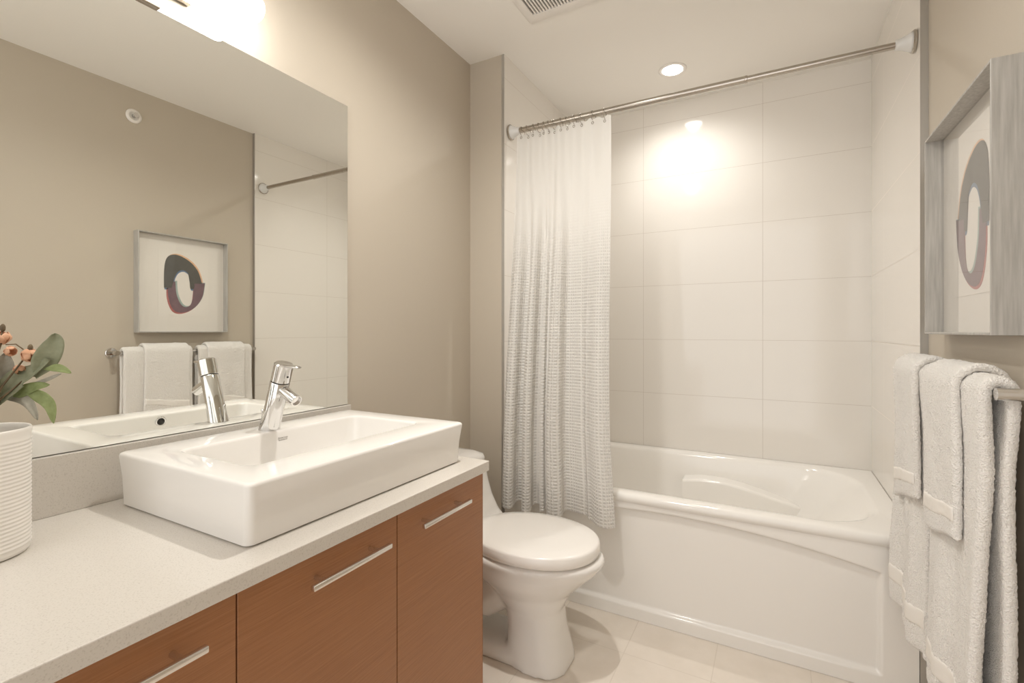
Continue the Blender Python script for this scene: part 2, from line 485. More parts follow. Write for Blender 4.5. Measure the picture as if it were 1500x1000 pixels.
# faucet
def faucet():
    base = Vector((0.122, 0.80, 0.9028)); top = Vector((0.182, 0.80, 1.0765))
    t = thing('faucet', base, 'chrome single lever faucet with slanted cylindrical body on the sink rim', 'faucet')
    ax = (top - base).normalized(); L = (top - base).length; r = 0.0238
    bm = bmesh.new()
    n = 48
    a, b = frame_of(ax)
    flat = [Vector((base.x + 0.0258 * math.cos(2 * math.pi * k / n) * 1.08, base.y + 0.0258 * math.sin(2 * math.pi * k / n), base.z)) for k in range(n)]
    def ring(h, rr): return [base + ax * h + Vector((math.cos(q) * ax.z, 0, -math.cos(q) * ax.x)) * rr + Vector((0, 1, 0)) * math.sin(q) * rr for q in [2 * math.pi * k / n for k in range(n)]]
    loft(bm, [flat, ring(0.018, r + 0.0010), ring(0.05, r), ring(L - 0.052, r), ring(L - 0.0505, r - 0.001)])
    o = link('body', bm, M['chrome'], t); auto_smooth(o)
    bm = bmesh.new(); loft(bm, [ring(L - 0.0515, r - 0.0018), ring(L - 0.0475, r - 0.0018)])
    link('seal_ring', bm, M['dark'], t)
    bm = bmesh.new()
    loft(bm, [ring(L - 0.048, r - 0.001), ring(L - 0.047, r), ring(L - 0.003, r), ring(L, r - 0.003)])
    # flat lever reaching forward from the cap
    tp = top - ax * 0.006
    lv = Vector((0.985, 0, -0.05)).normalized(); w = Vector((0, 1, 0)); u = lv.cross(w)
    rings = []
    for s_, hw, hh in ((0.0, 0.014, 0.005), (0.026, 0.0135, 0.005), (0.042, 0.0105, 0.0042), (0.056, 0.009, 0.0036), (0.061, 0.0055, 0.0026)):
        c = tp + lv * s_
        rings.append([c + w * (hw * math.cos(q)) + u * (hh * math.sin(q)) for q in [2 * math.pi * k / 20 for k in range(20)]])
    loft(bm, rings)
    o = link('lever', bm, M['chrome'], t); auto_smooth(o)
    bm = bmesh.new(); lathe(bm, [(0.0026, 0.0), (0.0026, 0.0012)], top - ax * 0.03 + Vector((0.0225, 0, -0.006)), (1, 0, -0.3), 16)
    link('temperature_dot', bm, M['dark'], t)
    s0 = base + ax * 0.118; sd = Vector((0.91, 0, -0.41)).normalized()
    bm = bmesh.new()
    lathe(bm, [(0.0135, 0.0), (0.0145, 0.03), (0.0150, 0.072), (0.0146, 0.076), (0.0115, 0.0765), (0.0115, 0.071), (0.0, 0.071)], s0, sd, 32)
    o = link('spout', bm, M['chrome'], t); auto_smooth(o)
    bm = bmesh.new(); lathe(bm, [(0.0024, 0.0), (0.0024, 0.045), (0.0036, 0.047), (0.0036, 0.052), (0.0, 0.053)], (0.093, 0.80, 0.90), (0, 0, 1), 16)
    link('pop_up_rod', bm, M['chrome'], t)
faucet()

# vase
def vase():
    c = (0.142, 0.267, ZC1 + 0.0004); bm = bmesh.new()
    prof = [(0.0, 0.0), (0.055, 0.0), (0.0625, 0.002), (0.0648, 0.008)]
    z = 0.012
    while z < 0.190:
        prof += [(0.0640, z), (0.0652, z + 0.0018), (0.0656, z + 0.0034), (0.0650, z + 0.0050)]
        z += 0.0064
    prof += [(0.0648, 0.196), (0.0662, 0.203), (0.0660, 0.2065), (0.0645, 0.2085), (0.0625, 0.207), (0.0605, 0.200), (0.060, 0.02), (0.0, 0.012)]
    lathe(bm, prof, c, n=72)
    o = link('ribbed_vase', bm, M['ceramic2'])
    tag(o, 'white ribbed cylindrical vase on the countertop at the left edge', 'vase')
M['ceramic2'] = mat('satin_white_glaze', (0.82, 0.79, 0.745), 0.3)
vase()

# flower arrangement
def leaf(parent, pts, width, m, roll=0.0, cup=0.18, wave=0.0):
    P = [Vector(p) for p in pts]
    def cr(t):
        n = len(P) - 1; i = min(int(t * n), n - 1); s = t * n - i
        p0 = P[max(i - 1, 0)]; p1 = P[i]; p2 = P[i + 1]; p3 = P[min(i + 2, n)]
        return 0.5 * ((2 * p1) + (p2 - p0) * s + (2 * p0 - 5 * p1 + 4 * p2 - p3) * s * s + (3 * p1 - p0 - 3 * p2 + p3) * s ** 3)
    N, K = 16, 8
    view = Vector((0.75, -0.60, 0.28)).normalized()
    rows = []
    for i in range(N + 1):
        t = i / N
        p = cr(t); d = (cr(min(t + 0.02, 1)) - cr(max(t - 0.02, 0))).normalized()
        nn = (view - d * view.dot(d)).normalized()
        nn = (Matrix.Rotation(roll, 3, d) @ nn).normalized()
        sd = d.cross(nn).normalized()
        w = width * (math.sin(math.pi * min(1, (t * 0.93 + 0.07)) ** 0.8) ** 0.75) * (0.35 + 0.65 * sstep(0, .3, t)) + 0.0004
        row = []
        for k in range(K + 1):
            q = 2 * k / K - 1
            h = cup * width * abs(q) ** 1.4 + wave * width * math.sin(t * 9 + q * 1.5) * abs(q)
            row.append(p + sd * (w * q) + nn * h)
        rows.append(row)
    bm = bmesh.new(); loft(bm, rows, False, False, closed=False)
    return link('leaf', bm, m, parent, mods=[('SOLIDIFY', dict(thickness=0.0009, offset=0.0))])

def flowers():
    root = thing('flower_arrangement', (0.142, 0.267, 0.83), 'bunch of sage green leaves with salmon blossoms standing in the ribbed vase', 'flowers')
    o0 = Vector((0.142, 0.267, 0.985))
    bm = bmesh.new()
    ends = [(0.150, 0.322, 1.075), (0.118, 0.305, 1.145), (0.152, 0.326, 1.118), (0.06, 0.24, 1.12), (0.20, 0.20, 1.12), (0.14, 0.28, 1.17), (0.114, 0.306, 1.16)]
    for e in ends:
        e = Vector(e); m_ = o0.lerp(e, 0.5) + Vector((0, 0, 0.015))
        tube(bm, [(0.142 + (e.x - .142) * -0.15, 0.267 + (e.y - .267) * -0.15, 0.83), o0.lerp(e, 0.1), m_, e], [0.0022, 0.0022, 0.0018, 0.0012], 8)
    tube(bm, [(0.118, 0.309, 1.136), (0.134, 0.317, 1.137), (0.146, 0.323, 1.128)], 0.001, 6)
    tube(bm, [(0.150, 0.325, 1.120), (0.144, 0.322, 1.106), (0.138, 0.318, 1.098)], 0.0009, 6)
    link('stem', bm, M['stem'], root)
    G, E, Y = M['leaf_sage'], M['leaf_green'], M['leaf_grey']
    L = [
        ([(0.138, 0.285, 1.02), (0.140, 0.314, 1.072), (0.158, 0.330, 1.088), (0.186, 0.346, 1.110)], 0.0185, G, -0.3),
        ([(0.160, 0.334, 1.080), (0.176, 0.343, 1.110), (0.190, 0.350, 1.138), (0.192, 0.350, 1.156)], 0.0170, G, 0.35),
        ([(0.178, 0.341, 1.094), (0.196, 0.351, 1.096), (0.208, 0.357, 1.0925), (0.218, 0.363, 1.087)], 0.0062, E, 0.0),
        ([(0.150, 0.328, 1.066), (0.176, 0.341, 1.074), (0.190, 0.349, 1.081), (0.202, 0.355, 1.086)], 0.0028, Y, 0.5),
        ([(0.120, 0.310, 1.044), (0.142, 0.322, 1.055), (0.165, 0.334, 1.064), (0.186, 0.345, 1.067)], 0.0095, E, 0.1),
        ([(0.150, 0.326, 1.054), (0.170, 0.338, 1.046), (0.186, 0.346, 1.030), (0.191, 0.349, 1.000)], 0.0098, E, 0.15),
        ([(0.112, 0.305, 1.045), (0.136, 0.318, 1.046), (0.154, 0.328, 1.034), (0.168, 0.335, 1.006)], 0.0088, Y, -0.2),
        ([(0.150, 0.270, 1.00), (0.150, 0.272, 1.040), (0.146, 0.276, 1.070), (0.150, 0.278, 1.092)], 0.0150, Y, -0.3),
        ([(0.130, 0.285, 1.03), (0.122, 0.300, 1.075), (0.124, 0.306, 1.100), (0.122, 0.307, 1.122)], 0.0150, Y, 0.4),
        ([(0.140, 0.270, 1.00), (0.130, 0.280, 1.06), (0.120, 0.285, 1.085), (0.118, 0.287, 1.108)], 0.0125, E, -0.5),
        # the rest of the bunch, on the side away from the photograph
        ([(0.135, 0.26, 1.00), (0.105, 0.245, 1.06), (0.085, 0.235, 1.10), (0.070, 0.230, 1.14)], 0.0150, G, 0.2),
        ([(0.150, 0.25, 1.00), (0.175, 0.215, 1.06), (0.195, 0.195, 1.09), (0.215, 0.180, 1.10)], 0.0150, G, 0.4),
        ([(0.142, 0.25, 1.00), (0.130, 0.200, 1.05), (0.122, 0.170, 1.06), (0.118, 0.150, 1.04)], 0.0120, E, 0.0),
        ([(0.130, 0.26, 1.00), (0.090, 0.240, 1.03), (0.070, 0.225, 1.03), (0.050, 0.210, 1.00)], 0.0110, Y, 0.3),
        ([(0.150, 0.26, 1.00), (0.165, 0.240, 1.07), (0.170, 0.230, 1.12), (0.180, 0.225, 1.15)], 0.0140, G, -0.4),
        ([(0.150, 0.24, 1.00), (0.190, 0.220, 1.02), (0.210, 0.215, 1.01), (0.225, 0.210, 0.98)], 0.0100, E, 0.2),
    ]
    for p, w, m, r in L: leaf(root, p, w, m, r, wave=0.12)
    def blossom(c, s, d):
        d = Vector(d).normalized(); a, b = frame_of(d); c = Vector(c)
        bm = bmesh.new()
        for k in range(5):
            q = 2 * math.pi * k / 5
            e = a * math.cos(q) + b * math.sin(q); sd = d.cross(e)
            rows = []
            for i in range(9):
                t = i / 8
                w = s * 0.62 * math.sin(math.pi * min(1, t * 0.9 + 0.08)) ** 0.8
                p = c + d * (s * 1.25 * t) + e * (s * (0.55 * math.sin(t * 2.4) + 0.10))
                rows.append([p + sd * (w * x) - e * (w * 0.35 * x * x) for x in (-1, -.5, 0, .5, 1)])
            loft(bm, rows, False, False, closed=False)
        link('blossom', bm, M['petal'], root, mods=[('SOLIDIFY', dict(thickness=0.0008, offset=0.0))])
    for c, s, d in [((0.113, 0.306, 1.137), 0.0125, (0.2, -0.1, 0.9)), ((0.146, 0.323, 1.124), 0.0125, (0.6, 0.4, -0.45)), ((0.136, 0.318, 1.100), 0.0085, (0.5, 0.2, -0.8)),
                    ((0.124, 0.308, 1.127), 0.009, (0.8, 0.3, -0.2)), ((0.07, 0.25, 1.12), 0.012, (-0.3, -0.2, 0.8)), ((0.19, 0.21, 1.12), 0.012, (0.4, -0.6, 0.3))]:
        blossom(c, s * 1.35, d)
    for c in [(0.156, 0.329, 1.130), (0.115, 0.306, 1.165)]:
        bm = bmesh.new(); bmesh.ops.create_icosphere(bm, subdivisions=2, radius=0.0048, matrix=Matrix.Translation(c) @ Matrix.Diagonal((0.8, 0.8, 1.5, 1)))
        link('bud', bm, M['stem'], root)
flowers()

# vanity light
def vanity_light():
    t = thing('vanity_light', (0.0, 0.478, 2.0), 'lit frosted tube vanity light with metal holders on the wall above the mirror', 'wall lamp')
    bm = bmesh.new(); box(bm, (0.0005, 0.29, 1.965), (0.018, 0.665, 2.035), 0.004, 2)
    o = link('wall_plate', bm, M['nickel'], t); auto_smooth(o)
    for hy in (0.557, 0.320):
        bm = bmesh.new(); tube(bm, [(0.018, hy + 0.04, 2.0), (0.075, hy + 0.04, 2.0)], 0.014, 20)
        lathe(bm, [(0.030, 0), (0.0345, 0.004), (0.0345, 0.076), (0.030, 0.080)], (0.09, hy, 2.0), (0, 1, 0), 40)
        o = link('holder', bm, M['nickel'], t); auto_smooth(o)
    for y0, y1 in ((0.636, 0.795), (0.399, 0.558), (0.321, 0.162)):
        s = 1 if y1 > y0 else -1; L = abs(y1 - y0)
        bm = bmesh.new(); lathe(bm, [(0.030, 0), (0.0315, 0.004), (0.0315, L - 0.014), (0.029, L - 0.006), (0.023, L - 0.0015), (0.0, L)], (0.09, y0, 2.0), (0, s, 0), 40)
        link('glass_shade', bm, M['tube'], t)
vanity_light()

# downlights
def downlight(x, y, label, watts):
    t = thing('downlight', (x, y, H), label, 'ceiling light')
    bm = bmesh.new()
    lathe(bm, [(0.0655, 0.0), (0.0655, 0.002), (0.060, 0.005), (0.049, 0.004), (0.0475, 0.0015)], (x, y, H - 0.0002), (0, 0, -1), 56)
    link('trim_ring', bm, M['white_trim'], t)
    bm = bmesh.new(); lathe(bm, [(0.0465, 0.0), (0.0465, 0.0015), (0.0, 0.002)], (x, y, H - 0.0018), (0, 0, -1), 48)
    link('lens', bm, M['lens'], t)
    ld = bpy.data.lights.new('lamp', 'SPOT'); ld.energy = watts; ld.color = LAMP_COL[:3]
    ld.spot_size = math.radians(156); ld.spot_blend = 1.0; ld.shadow_soft_size = 0.032
    lo = bpy.data.objects.new('lamp', ld); COL.objects.link(lo); lo.parent = t; lo.location = (0, 0, -0.006)
downlight(0.845, 2.441, 'lit round recessed downlight in the ceiling over the bathtub', DOWN_WATTS[0])
downlight(0.64, 1.06, 'lit round recessed downlight in the ceiling in front of the vanity', DOWN_WATTS[1])

# exhaust fan
def fan():
    x0, x1, y0, y1 = 0.395, 0.735, 1.445, 1.785
    t = thing('exhaust_fan', (0.565, 1.615, H), 'square white exhaust fan grille in the ceiling', 'fan')
    gx0, gx1, gy0, gy1 = 0.433, 0.697, 1.50, 1.733
    bm = bmesh.new(); R = []
    R.append(rrect(x0, x1, y0, y1, 0.006, H - 0.0002, 4)); R.append(rrect(x0, x1, y0, y1, 0.006, H - 0.007, 4))
    R.append(rrect(x0 + 0.008, x1 - 0.008, y0 + 0.008, y1 - 0.008, 0.005, H - 0.012, 4))
    R.append(rrect(gx0, gx1, gy0, gy1, 0.002, H - 0.012, 4)); R.append(rrect(gx0, gx1, gy0, gy1, 0.002, H - 0.002, 4))
    loft(bm, R, True, False); o = link('cover', bm, M['white_trim'], t); auto_smooth(o)
    bm = bmesh.new(); box(bm, (gx0 + 0.0005, gy0 + 0.0005, H - 0.0025), (gx1 - 0.0005, gy1 - 0.0005, H - 0.001)); link('duct', bm, M['dark'], t, smooth=False)
    bm = bmesh.new(); x = gx0 + 0.0085
    while x < gx1 - 0.006:
        box(bm, (x, gy0 + 0.0005, H - 0.0118), (x + 0.0062, gy1 - 0.0005, H - 0.0028)); x += 0.0128
    link('grille', bm, M['white_trim'], t, smooth=False)
fan()

# ------------------------------------------------------------------ toilet
def remeshed(name, bm, m, parent, voxel, smooth_it):
    o = link(name, bm, m, None, mods=[('REMESH', dict(mode='VOXEL', voxel_size=voxel)), ('SMOOTH', dict(factor=0.5, iterations=smooth_it))])
    bpy.context.view_layer.update()
    me = bpy.data.meshes.new_from_object(o.evaluated_get(bpy.context.evaluated_depsgraph_get()))
    old = o.data; o.modifiers.clear(); o.data = me; me.name = name; bpy.data.meshes.remove(old)
    for p in me.polygons: p.use_smooth = True
    o.parent = parent; o.matrix_parent_inverse = Matrix.Translation(-parent.location)
    return o

def egg(xb, xf, hw, z, yc, n=64, e=2.0, wide=0.52):
    """egg outline, widest at `wide` of the length from the back"""
    xm = lerp(xb, xf, wide); out = []
    for k in range(n):
        q = 2 * math.pi * k / n; c, s = math.cos(q), math.sin(q)
        cc = math.copysign(abs(c) ** (2 / e), c); ss = math.copysign(abs(s) ** (2 / e), s)
        out.append((xm + cc * ((xf - xm) if c > 0 else (xm - xb)), yc + ss * hw, z))
    return out

def toilet():
    yc = 1.55
    t = thing('toilet', (0.40, yc, 0), 'white one piece toilet with closed lid between the vanity and the tub', 'toilet')
    bm = bmesh.new()
    loft(bm, [egg(0.44, 0.668, 0.108, 0.0, yc, e=2.8), egg(0.44, 0.664, 0.105, 0.03, yc, e=2.8), egg(0.44, 0.640, 0.098, 0.12, yc, e=2.6), egg(0.43, 0.634, 0.098, 0.19, yc, e=2.4),
              egg(0.36, 0.662, 0.122, 0.25, yc), egg(0.28, 0.712, 0.156, 0.30, yc), egg(0.22, 0.760, 0.178, 0.345, yc), egg(0.19, 0.783, 0.187, 0.375, yc), egg(0.19, 0.782, 0.187, 0.384, yc), egg(0.20, 0.772, 0.179, 0.392, yc)])
    # foot plate, trapway and rear body
    loft(bm, [rrect(0.10, 0.60, yc - 0.10, yc + 0.10, 0.05, 0.0), rrect(0.10, 0.60, yc - 0.098, yc + 0.098, 0.05, 0.035), rrect(0.12, 0.58, yc - 0.085, yc + 0.085, 0.05, 0.05)])
    tube(bm, [(0.46, yc, 0.33), (0.42, yc, 0.24), (0.34, yc, 0.17), (0.27, yc, 0.20), (0.20, yc, 0.28), (0.16, yc, 0.20), (0.16, yc, 0.02)], [0.10, 0.088, 0.078, 0.072, 0.075, 0.075, 0.08], 24)
    loft(bm, [rrect(0.022, 0.30, yc - 0.10, yc + 0.10, 0.04, 0.20), rrect(0.022, 0.36, yc - 0.16, yc + 0.16, 0.05, 0.30), rrect(0.022, 0.40, yc - 0.185, yc + 0.185, 0.05, 0.37), rrect(0.022, 0.32, yc - 0.19, yc + 0.19, 0.05, 0.40),
              rrect(0.022, 0.285, yc - 0.192, yc + 0.192, 0.045, 0.43), rrect(0.022, 0.255, yc - 0.195, yc + 0.195, 0.045, 0.48), rrect(0.022, 0.232, yc - 0.198, yc + 0.198, 0.045, 0.54), rrect(0.022, 0.215, yc - 0.20, yc + 0.20, 0.045, 0.615)])
    remeshed('bowl', bm, M['ceramic'], t, 0.0065, 10)
    bm = bmesh.new()
    loft(bm, [rrect(0.022, 0.215, yc - 0.200, yc + 0.200, 0.045, 0.6155), rrect(0.022, 0.214, yc - 0.200, yc + 0.200, 0.045, 0.628), rrect(0.026, 0.208, yc - 0.197, yc + 0.197, 0.045, 0.641), rrect(0.034, 0.180, yc - 0.180, yc + 0.180, 0.045, 0.650), rrect(0.05, 0.15, yc - 0.15, yc + 0.15, 0.04, 0.653)])
    o = link('tank_lid', bm, M['ceramic'], t)
    bm = bmesh.new()
    loft(bm, [egg(0.295, 0.748, 0.172, 0.3940, yc, wide=0.5), egg(0.295, 0.750, 0.174, 0.3955, yc, wide=0.5), egg(0.295, 0.748, 0.172, 0.3972, yc, wide=0.5)])
    link('seat', bm, M['plastic'], t)
    bm = bmesh.new()
    loft(bm, [egg(0.293, 0.757, 0.1815, 0.3975, yc, wide=0.5, e=2.1), egg(0.289, 0.762, 0.1865, 0.3995, yc, wide=0.5, e=2.1), egg(0.288, 0.764, 0.188, 0.412, yc, wide=0.5, e=2.1), egg(0.289, 0.762, 0.1865, 0.430, yc, wide=0.5, e=2.1), egg(0.291, 0.759, 0.184, 0.4345, yc, wide=0.5, e=2.1),
              egg(0.296, 0.752, 0.179, 0.4375, yc, wide=0.5, e=2.1), egg(0.33, 0.71, 0.148, 0.4415, yc, wide=0.5), egg(0.40, 0.62, 0.08, 0.4430, yc, wide=0.5)])
    link('lid', bm, M['plastic'], t)
toilet()

# ------------------------------------------------------------------ bathtub
def bathtub():
    X0, X1, Y0, Y1, ZT = XA + 0.002, XT - 0.002, YS + 0.0005, YB - 0.002, 0.502
    t = thing('bathtub', (0.935, 2.36, 0), 'white alcove bathtub with arched recessed front panel below the tiled wall', 'bathtub')
    # rim and basin, front edge rolled over
    R = []
    def rr(f, b, l, r, rad, z): return rrect(X0 + l, X1 - r, Y0 + f, Y1 - b, rad, z, 14)
    R.append(rr(0.004, 0, 0, 0, 0.004, 0.462))
    R.append(rr(-0.006, 0, 0, 0, 0.004, 0.470))
    R.append(rr(-0.010, 0, 0, 0, 0.004, 0.484))
    R.append(rr(-0.006, 0, 0, 0, 0.004, 0.496))
    R.append(rr(0.004, 0, 0, 0, 0.004, ZT))
    R.append(rr(0.050, 0.055, 0.075, 0.060, [0.06, 0.22, 0.22, 0.06], ZT + 0.001))
    R.append(rr(0.062, 0.064, 0.086, 0.074, [0.06, 0.22, 0.22, 0.06], ZT - 0.004))
    R.append(rr(0.068, 0.070, 0.092, 0.090, [0.06, 0.22, 0.22, 0.06], ZT - 0.018))
    R.append(rr(0.085, 0.080, 0.11, 0.18, [0.08, 0.20, 0.20, 0.08], 0.38))
    R.append(rr(0.105, 0.095, 0.13, 0.30, [0.09, 0.18, 0.18, 0.09], 0.22))
    R.append(rr(0.135, 0.125, 0.16, 0.37, [0.10, 0.15, 0.15, 0.10], 0.15))
    R.append(rr(0.18, 0.17, 0.22, 0.43, [0.10, 0.12, 0.12, 0.10], 0.135))
    bm = bmesh.new(); loft(bm, R, False, True)
    o = link('tub_shell', bm, M['acrylic'], t); auto_smooth(o, 60)
    # apron: fine grid, recessed panel under a shallow arch
    bm = bmesh.new()
    NX, NZ = 300, 110
    xc = 0.5 * (X0 + X1)
    def depth(x, z):
        top = 0.447 - 0.156 * (x - xc) ** 2
        d = min(x - (2 * xc - 1.588), 1.588 - x, top - z, z - 0.048)
        rec = 0.017 * sstep(0.0, 0.011, d)
        return rec - 0.006 * (1 - sstep(0.030, 0.050, z)) * 0.0
    V = [[bm.verts.new((lerp(X0, X1, i / NX), Y0 + depth(lerp(X0, X1, i / NX), lerp(0.0008, 0.466, j / NZ)), lerp(0.0008, 0.466, j / NZ))) for j in range(NZ + 1)] for i in range(NX + 1)]
    for i in range(NX):
        for j in range(NZ): bm.faces.new((V[i][j], V[i + 1][j], V[i + 1][j + 1], V[i][j + 1]))
    link('apron', bm, M['acrylic'], t)
    # moulded arm rest along the far inside wall
    bm = bmesh.new(); R = []
    prof = [(0.860, 0.384), (0.95, 0.398), (1.056, 0.3975), (1.15, 0.385), (1.24, 0.364), (1.35, 0.336), (1.45, 0.308), (1.60, 0.25)]
    for i in range(41):
        x = lerp(0.862, 1.58, i / 40); z = interp(prof, x)
        e = min(1.0, (i + 0.35) / 2.0) ; yb = 2.735; yf = lerp(2.625, 2.68, sstep(1.2, 1.6, x)); r = 0.014
        ring = [(x, yb, 0.14), (x, yb, z + 0.004), (x, yb - 0.01, z + 0.003)]
        for k in range(7):
            q = math.pi / 2 * k / 6
            ring.append((x, yf + r - r * math.sin(q), z - r + r * math.cos(q)))
        ring.append((x, yf - 0.012, 0.14))
        R.append(ring)
    loft(bm, R)
    o = link('arm_rest', bm, M['acrylic'], t); auto_smooth(o, 50)
bathtub()

# ------------------------------------------------------------------ curtain rod, rings, curtain
RY, RZ = 1.985, 2.094
def rod():
    t = thing('shower_curtain_rod', (XA, RY, RZ), 'brushed metal tension rod for the shower curtain between the tiled walls', 'curtain rod')
    bm = bmesh.new(); tube(bm, [(XA + 0.03, RY, RZ), (1.195, RY, RZ)], 0.0128, 24)
    lathe(bm, [(0.0128, 0), (0.0136, 0.001), (0.0136, 0.008), (0.0128, 0.009)], (1.186, RY, RZ), (1, 0, 0), 24)
    o = link('outer_tube', bm, M['nickel'], t); auto_smooth(o)
    bm = bmesh.new(); tube(bm, [(1.195, RY, RZ), (XT - 0.03, RY, RZ)], 0.0112, 24); o = link('inner_tube', bm, M['nickel'], t); auto_smooth(o)
    for x, s in ((XA + 0.0005, 1), (XT - 0.0005, -1)):
        bm = bmesh.new(); lathe(bm, [(0.034, 0.0), (0.0355, 0.003), (0.0355, 0.007), (0.0325, 0.010)], (x, RY, RZ), (s, 0, 0), 40)
        o = link('end_cap', bm, M['nickel'], t); auto_smooth(o)
        bm = bmesh.new(); lathe(bm, [(0.0322, 0.010), (0.028, 0.016), (0.020, 0.032), (0.0168, 0.046), (0.0165, 0.052), (0.013, 0.053)], (x, RY, RZ), (s, 0, 0), 40)
        o = link('socket', bm, M['cone'], t); o['label'] = 'pale plastic cone at the end of the rod'
rod()

ring_x = [0.253, 0.282, 0.313, 0.342, 0.366, 0.389, 0.4155, 0.4486, 0.478, 0.512, 0.545, 0.598, 0.648]
places = ['first', 'second', 'third', 'fourth', 'fifth', 'sixth', 'seventh', 'eighth', 'ninth', 'tenth', 'eleventh', 'twelfth', 'thirteenth']
def rings():
    first = None
    for i, x in enumerate(ring_x):
        lab = 'thin metal curtain ring on the rod, %s from its left end' % places[i]
        if first is None:
            bm = bmesh.new(); torus(bm, (0, 0, 0), (1, 0, 0.08), 0.0225, 0.00125, 36, 8)
            first = o = link('curtain_ring', bm, M['nickel'])
        else:
            o = first.copy(); COL.objects.link(o)
        o.location = (x, RY, RZ - 0.0085)
        o.rotation_euler = (0, 0, random.uniform(-0.25, 0.25))
        tag(o, lab, 'curtain ring', 'rings carrying the shower curtain')
rings()

FOLD = [(0, 0.1), (.075, 1), (.165, -.75), (.25, 1), (.325, -.9), (.375, .35), (.405, -.25), (.50, 1.05), (.60, -.75), (.70, -.55), (.80, .1), (.91, 0.95), (1, .55)]
FOLD_TOP = [(0, .2), (.06, .8), (.12, -.5), (.19, .7), (.26, -.6), (.33, .6), (.40, -.6), (.47, .6), (.54, -.4), (.63, .7), (.72, -.3), (.82, .8), (.91, -.2), (1, .4)]
def curtain_pt(u, v):
    """u across, v 0 at the top to 1 at the hem"""
    zt, zb = 2.076, 0.384
    z = lerp(zt, zb, v)
    k = sstep(0.0, 0.35, v)
    xl = lerp(0.228, 0.208, v ** 1.5); xr = interp([(0, 0.678), (0.5, 0.694), (0.8, 0.71), (1, 0.735)], v)
    xx = lerp(xl, xr, u)
    f = lerp(cosinterp(FOLD_TOP, u), cosinterp(FOLD, u), k)
    amp = lerp(0.012, 0.038, sstep(0.0, 0.8, v))
    yb = lerp(RY - 0.0, 1.876, sstep(0.0, 0.85, v) * 0.6 + v * 0.4)
    y = yb - amp * f + 0.0025 * mnoise.noise((u * 9, v * 4, 1.3))
    df = lerp(cosinterp(FOLD_TOP, u + 0.004) - cosinterp(FOLD_TOP, u - 0.004), cosinterp(FOLD, u + 0.004) - cosinterp(FOLD, u - 0.004), k)
    ff = max(-1.0, min(1.0, f)); c_ = math.sqrt(max(0.0, 1 - ff * ff)) * max(-1.0, min(1.0, df / 0.03))
    xx -= 0.024 * ff * c_ * sstep(0.05, 0.9, v)
    xx += 0.006 * math.sin(u * 37) * sstep(0.2, 1, v) * 0.6
    z -= (0.011 * f - 0.006) * sstep(0.75, 1.0, v)
    if v < 0.03: z -= 0.010 * (0.5 + 0.5 * math.cos(u * 2 * math.pi * 12)) * (1 - v / 0.03) * 0.6
    return Vector((xx, y, z))

def curtain():
    t = thing('shower_curtain', (0.45, RY, 2.07), 'white waffle weave shower curtain with sheer top drawn to the left outside the tub', 'shower curtain')
    def part(name, v0, v1, nv, m, thick=None):
        bm = bmesh.new(); nu = 260
        uv = bm.loops.layers.uv.new('UVMap')
        V = [[bm.verts.new(curtain_pt(i / nu, lerp(v0, v1, j / nv))) for j in range(nv + 1)] for i in range(nu + 1)]
        for i in range(nu):
            for j in range(nv):
                f_ = bm.faces.new((V[i][j], V[i + 1][j], V[i + 1][j + 1], V[i][j + 1]))
                for lp, (a, b) in zip(f_.loops, ((i, j), (i + 1, j), (i + 1, j + 1), (i, j + 1))):
                    lp[uv].uv = (a / nu * 0.80, lerp(v0, v1, b / nv) * 1.70)
        mods = [('SOLIDIFY', dict(thickness=thick, offset=0.0))] if thick else []
        return link(name, bm, m, t, mods=mods)
    part('header', 0.0, 0.035, 6, M['sheer'])
    part('sheer_panel', 0.035, 0.19, 20, M['sheer'])
    part('waffle_panel', 0.19, 0.978, 110, M['waffle'])
    part('hem', 0.978, 1.0, 5, M['waffle'])
    for i, x in enumerate(ring_x):
        u = (x - 0.228) / 0.45
        p = curtain_pt(u, 0.012)
        bm = bmesh.new(); torus(bm, p + Vector((0, -0.001, 0)), (0.1, 1, 0.0), 0.0048, 0.0013, 18, 6)
        link('grommet', bm, M['nickel'], t)
curtain()

